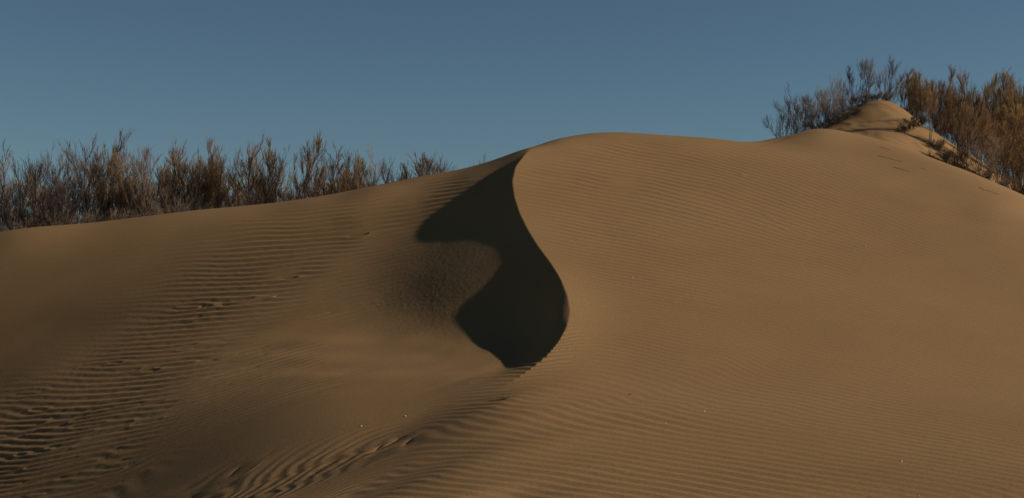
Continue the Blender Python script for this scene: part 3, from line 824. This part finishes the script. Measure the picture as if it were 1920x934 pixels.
GL = 'tamarisk bushes in a row behind the left dune'
LEFT = [   # kind, column, distance, row of the top, width, label
    ('bare', 4, 35, 285, .8, 'dark bare bush cut by the left edge of the photo'),
    ('bare', 30, 36, 262, .9, 'bare bush with one long leaning bough, second from the left edge'),
    ('bare', 66, 34.5, 284, .9, 'bare bush with a rounded open top left of the tall twin-topped bushes'),
    ('bare', 98, 36, 288, .8, 'lower bare bush just left of the two tallest bare bushes'),
    ('bare', 146, 35, 252, .75, 'tall bare bush, left one of the two tallest in the left row'),
    ('russet', 175, 36, 246, .8, 'tallest bush of the left half of the row, bare fanned tip'),
    ('slim', 213, 35, 266, .9, 'slender brown bush right beside the two tallest bare bushes'),
    ('russet', 244, 36.5, 264, .85, 'brown bush with russet tufts between the twin tall bushes and the forked one'),
    ('russet', 282, 34.5, 275, .8, 'half leafy bush left of the bush with fine forked tips'),
    ('russet', 310, 36, 257, .85, 'open forked bush with thin tips standing over the first third of the row'),
    ('slim', 338, 35, 282, .9, 'narrow russet bush in the dip right of the open forked bush'),
    ('full', 362, 36, 262, .8, 'leafy russet bush, left of a leafy pair above the row centre'),
    ('russet', 392, 35, 264, .9, 'wide russet bush, right of a leafy pair above the row centre'),
    ('russet', 424, 36.5, 274, .8, 'brown bush right of the wide russet pair'),
    ('slim', 453, 35, 254, .9, 'thin tall bush with a russet flag at its tip'),
    ('russet', 482, 36, 296, .9, 'low brown bush in the gap left of the tallest russet bush'),
    ('russet', 524, 35, 244, .72, 'tallest russet bush in the left row, bare whiskers on top'),
    ('full', 574, 36, 300, .75, 'bushy russet bush in the hollow right of the tallest russet bush'),
    ('slim', 609, 35, 267, .9, 'slender bush topped with one round russet tuft'),
    ('ochre', 640, 36, 290, .7, 'golden russet bush right of the slender round-tufted one'),
    ('russet', 657, 35, 288, .7, 'russet bush leaning on the golden one before the wide sky gap'),
    ('bare', 692, 36, 268, .75, 'fan shaped bare bush just right of the wide sky gap'),
    ('bare', 717, 35, 290, .7, 'smaller bare bush touching the fan shaped one'),
    ('russet', 742, 36, 302, .75, 'short russet bush, left of three small tufted bushes near the crest'),
    ('ochre', 766, 35, 304, .7, 'short leafy golden bush, middle of three small tufted bushes near the crest'),
    ('slim', 796, 36, 288, .9, 'small upright bush with a bright russet head near the crest'),
    ('bare', 828, 35, 292, .7, 'low thin bare bush, last large one before the dune crest'),
    ('bare', 903, 36, 291, .55, 'tiny pair of twigs alone beside the dark dune crest'),
]
for kd, px, Y, top, wd, lb in LEFT:
    bush(kd, px, Y, top - 9, lb, GL, wide=wd)
_b = random.Random(9)
for k in range(22):
    px = -20 + 760 * (k + _b.random()) / 22
    Y = _b.uniform(37.5, 41)
    top = np.interp(px, [0, 200, 500, 750], [315, 312, 318, 325]) + _b.uniform(-14, 22)
    bush(_b.choice(['bare', 'russet', 'bare', 'full']), px, Y, top, 'thin low brown bush filling the gaps behind the front bushes of the left row', 'low filler bushes behind the left row', wide=1.1)
for k in range(13):
    px = -10 + 520 * (k + _b.random()) / 13
    bush('scrub', px, _b.uniform(32, 34), np.interp(px, [0, 500], [398, 352]) + _b.uniform(-8, 8), 'dark knee high scrub at the foot of the bushes, right above the left dune line', 'low scrub along the left dune line', name='low_scrub', cat='shrub')

GR = 'tamarisk bushes around the mound'
RIGHT = [
    ('bare', 1474, 30.0, 153, .8, 0, 'bare bush at the far left of the mound, standing apart against the sky'),
    ('bare', 1502, 30.5, 172, .8, 0, 'bare bush second from the left end of the mound thicket'),
    ('bare', 1530, 31.5, 160, .7, 2, 'bare bush third from the left end of the mound thicket'),
    ('bare', 1552, 31.0, 138, .6, 3, 'taller bare bush with straight rods left of the mound top'),
    ('bare', 1576, 32.5, 128, .6, 4, 'bare bush with fine pointed tips rising from the dark shoulder of the mound'),
    ('bare', 1601, 33.0, 106, .8, 4, 'bare forked bush, left of the three highest over the mound'),
    ('bare', 1628, 33.0, 106, .7, 5, 'bare bush right behind the mound top, middle of the three highest'),
    ('bare', 1656, 33.5, 100, .75, 9, 'highest bare bush, leaning right over the mound top'),
    ('bare', 1676, 34.0, 118, .6, 14, 'bare bush leaning hard right beyond the mound top'),
    ('ochre', 1698, 34.5, 138, .7, 12, 'rusty orange leaning bush just right of the mound top'),
    ('ochre', 1706, 35.5, 140, .8, 8, 'gold tipped bush filling the notch right of the mound top'),
    ('full', 1716, 33.6, 150, .8, 8, 'low russet bush in front of the gold tipped one right of the mound top'),
    ('full', 1728, 34.5, 132, .7, 6, 'russet bush second to the right of the mound top'),
    ('full', 1756, 34, 128, .65, 6, 'russet bush with upright shoots third to the right of the mound top'),
    ('full', 1784, 33.5, 138, .65, 4, 'brown russet bush in the middle of the right thicket'),
    ('russet', 1812, 33, 126, .7, 5, 'bush with one bare rod above its russet crown in the right thicket'),
    ('full', 1846, 32.5, 118, .7, 6, 'highest leafy russet bush of the right thicket'),
    ('ochre', 1878, 33, 146, .7, 5, 'olive gold bush right of the highest leafy one'),
    ('ochre', 1908, 32, 138, .7, 4, 'olive gold bush at the right edge of the photo'),
    ('full', 1935, 30, 160, .8, 4, 'russet bush cut by the right edge of the photo'),
    ('russet', 1800, 26.5, 190, .95, 8, 'spreading dark bush with several splayed stems rooted at the dune edge'),
    ('russet', 1765, 30, 175, .7, 5, 'open brown bush on the right flank of the mound'),
    ('full', 1835, 28.5, 182, .8, 6, 'broad russet bush behind the splayed dark one'),
    ('full', 1872, 27, 200, .85, 4, 'broad brown bush lower down the right slope'),
    ('russet', 1905, 25, 235, .9, 3, 'dark bush near the right edge above the dune line'),
    ('russet', 1850, 25.5, 245, .8, 6, 'low dark bush to the right of the splayed stems on the slope'),
    ('full', 1925, 27.5, 205, .85, 3, 'tall brown bush on the right edge below the olive gold crowns'),
    ('slim', 1742, 28.8, 150, .8, -1, 'slender sapling standing alone on the bare sand of the mound face'),
]
for kd, px, Y, top, wd, ln, lb in RIGHT:
    bush(kd, px, Y, top - (12 if px > 1690 else 4), lb, GR, wide=wd, lean=ln)
for k in range(16):
    px = 1690 + 250 * (k + _b.random()) / 16
    bush(_b.choice(['full', 'ochre', 'full']), px, _b.uniform(35, 38), 170 + _b.uniform(-15, 35), 'hazy russet bush at the back of the thicket right of the mound', 'back bushes of the right thicket', wide=0.9, lean=5)
for k in range(9):
    px = 1480 + 150 * (k + _b.random()) / 9
    bush('bare', px, _b.uniform(34.5, 36), np.interp(px, [1480, 1630], [190, 140]) + _b.uniform(-8, 22), 'thin grey bush behind the front rank left of the mound top', 'back bushes left of the mound', wide=0.9, lean=2)
for px, Y, top in [(1512, 28.6, 232), (1534, 29.4, 222), (1556, 30.0, 214), (1578, 30.4, 205), (1598, 30.9, 197), (1618, 31.6, 184), (1642, 32.2, 178), (1662, 33.2, 180)]:
    bush('scrub', px, Y, top, 'dark tangled scrub on the left shoulder of the mound', 'scrub on the mound shoulder', name='low_scrub', cat='shrub', wide=1.2)
for px, Y, top in [(1700, 28.6, 232), (1758, 28.2, 258), (1778, 27.2, 268), (1722, 29.5, 222), (1790, 25.4, 285), (1830, 24.6, 305), (1862, 24, 318), (1900, 23.2, 335)]:
    bush('scrub', px, Y, top, 'dark tangled scrub under the bushes along the right dune edge', 'scrub along the right dune edge', name='low_scrub', cat='shrub', wide=1.2)

# ------------------------------------------------------------------ twigs and shell-white pebbles on the sand
def sand_at(px, row):
    w = float(seen_all(CZ, [px], [row])[0])
    y = math.exp(w)
    x = (px - 960) / F * y
    return Vector((x, y, ground(x, y)))

pebble_m, pn, pb = new_mat('pale_pebble')
pg = pn.nodes.new('ShaderNodeTexCoord')
pn.links.new(ramp(pn, noise_tex(pn, pg.outputs['Object'], 120, 2), [(0.3, (0.62, 0.58, 0.5)), (0.7, (0.8, 0.78, 0.72))]), pb.inputs['Base Color'])
pb.inputs['Roughness'].default_value = 0.5
import bmesh
def pebble(px, row, size, label):
    rr = random.Random(px * 31 + row)
    bm = bmesh.new()
    bmesh.ops.create_icosphere(bm, subdivisions=2, radius=1.0)
    for v in bm.verts:
        v.co *= 1 + rr.uniform(-0.16, 0.16)
        v.co.z *= 0.6
        v.co.x *= 1.25
    me = bpy.data.meshes.new('pebble')
    bm.to_mesh(me); bm.free()
    for p in me.polygons:
        p.use_smooth = True
    me.materials.append(pebble_m)
    o = bpy.data.objects.new('pebble', me)
    COL.objects.link(o)
    c = sand_at(px, row)
    o.location = c + Vector((0, 0, size * 0.35))
    o.scale = (size, size, size)
    o.rotation_euler = (0, 0, rr.uniform(0, 6))
    o['label'] = label; o['category'] = 'pebble'; o['group'] = 'white pebbles scattered on the sand'
for px, row, sz, lb in [
    (677, 799, .0055, 'tiny white pebble in the smooth hollow above the zigzag ripples, left of another'),
    (760, 781, .005, 'tiny white pebble in the smooth hollow, nearer the dune crest'),
    (1320, 772, .005, 'tiny white pebble on the ripples at the middle of the right foreground'),
    (1690, 867, .0042, 'tiny white pebble on the ripples low at the right'),
    (1723, 931, .0035, 'tiny white pebble at the bottom edge on the right'),
    (1622, 461, .008, 'tiny white pebble high on the smooth right face'),
    (1186, 522, .006, 'tiny white pebble on the right face beside the widest bend of the crest'),
    (1247, 795, .004, 'tiny white pebble on the foreground ripples left of the middle one')]:
    pebble(px, row, sz, lb)

def twig(px0, row0, px1, row1, label):
    rr = random.Random(px0)
    a, c = sand_at(px0, row0), sand_at(px1, row1)
    d = c - a
    t = Tubes()
    pts = []
    for k in range(7):
        q = d * (k / 6)
        x, y = a.x + q.x, a.y + q.y
        pts.append(Vector((q.x + rr.uniform(-.01, .01), q.y + rr.uniform(-.01, .01), ground(x, y) - a.z + rr.uniform(-0.002, 0.008))))
    t.tube(pts, 0.0025, 0.0015, 5, 0)
    t.tube([pts[2], pts[2] + Vector((rr.uniform(-.04, .04), rr.uniform(.02, .06), 0.004))], 0.003, 0.0015, 4, 0)
    me = t.mesh('dry_twig', [TWIG])
    o = bpy.data.objects.new('dry_twig', me)
    COL.objects.link(o)
    o.location = a
    o['label'] = label; o['category'] = 'twig'; o['group'] = 'dry twigs lying on the right face'
for q in [(1650, 276, 1668, 282, 'short dry twig on the sand, highest of those under the mound'),
          (1648, 293, 1690, 304, 'long dry twig on the sand, middle one under the mound'),
          (1674, 314, 1706, 323, 'dry twig on the sand below the long one'),
          (1728, 317, 1736, 319, 'stub of dry twig on the sand nearest the right flank'),
          (1835, 352, 1872, 366, 'dry twig near the right dune edge'),
          (945, 750, 958, 747, 'dark twig bit lying below the foot of the slip face'),
          (1181, 740, 1185, 740.5, 'speck of dry twig right of the twig bit below the slip face')]:
    twig(*q)
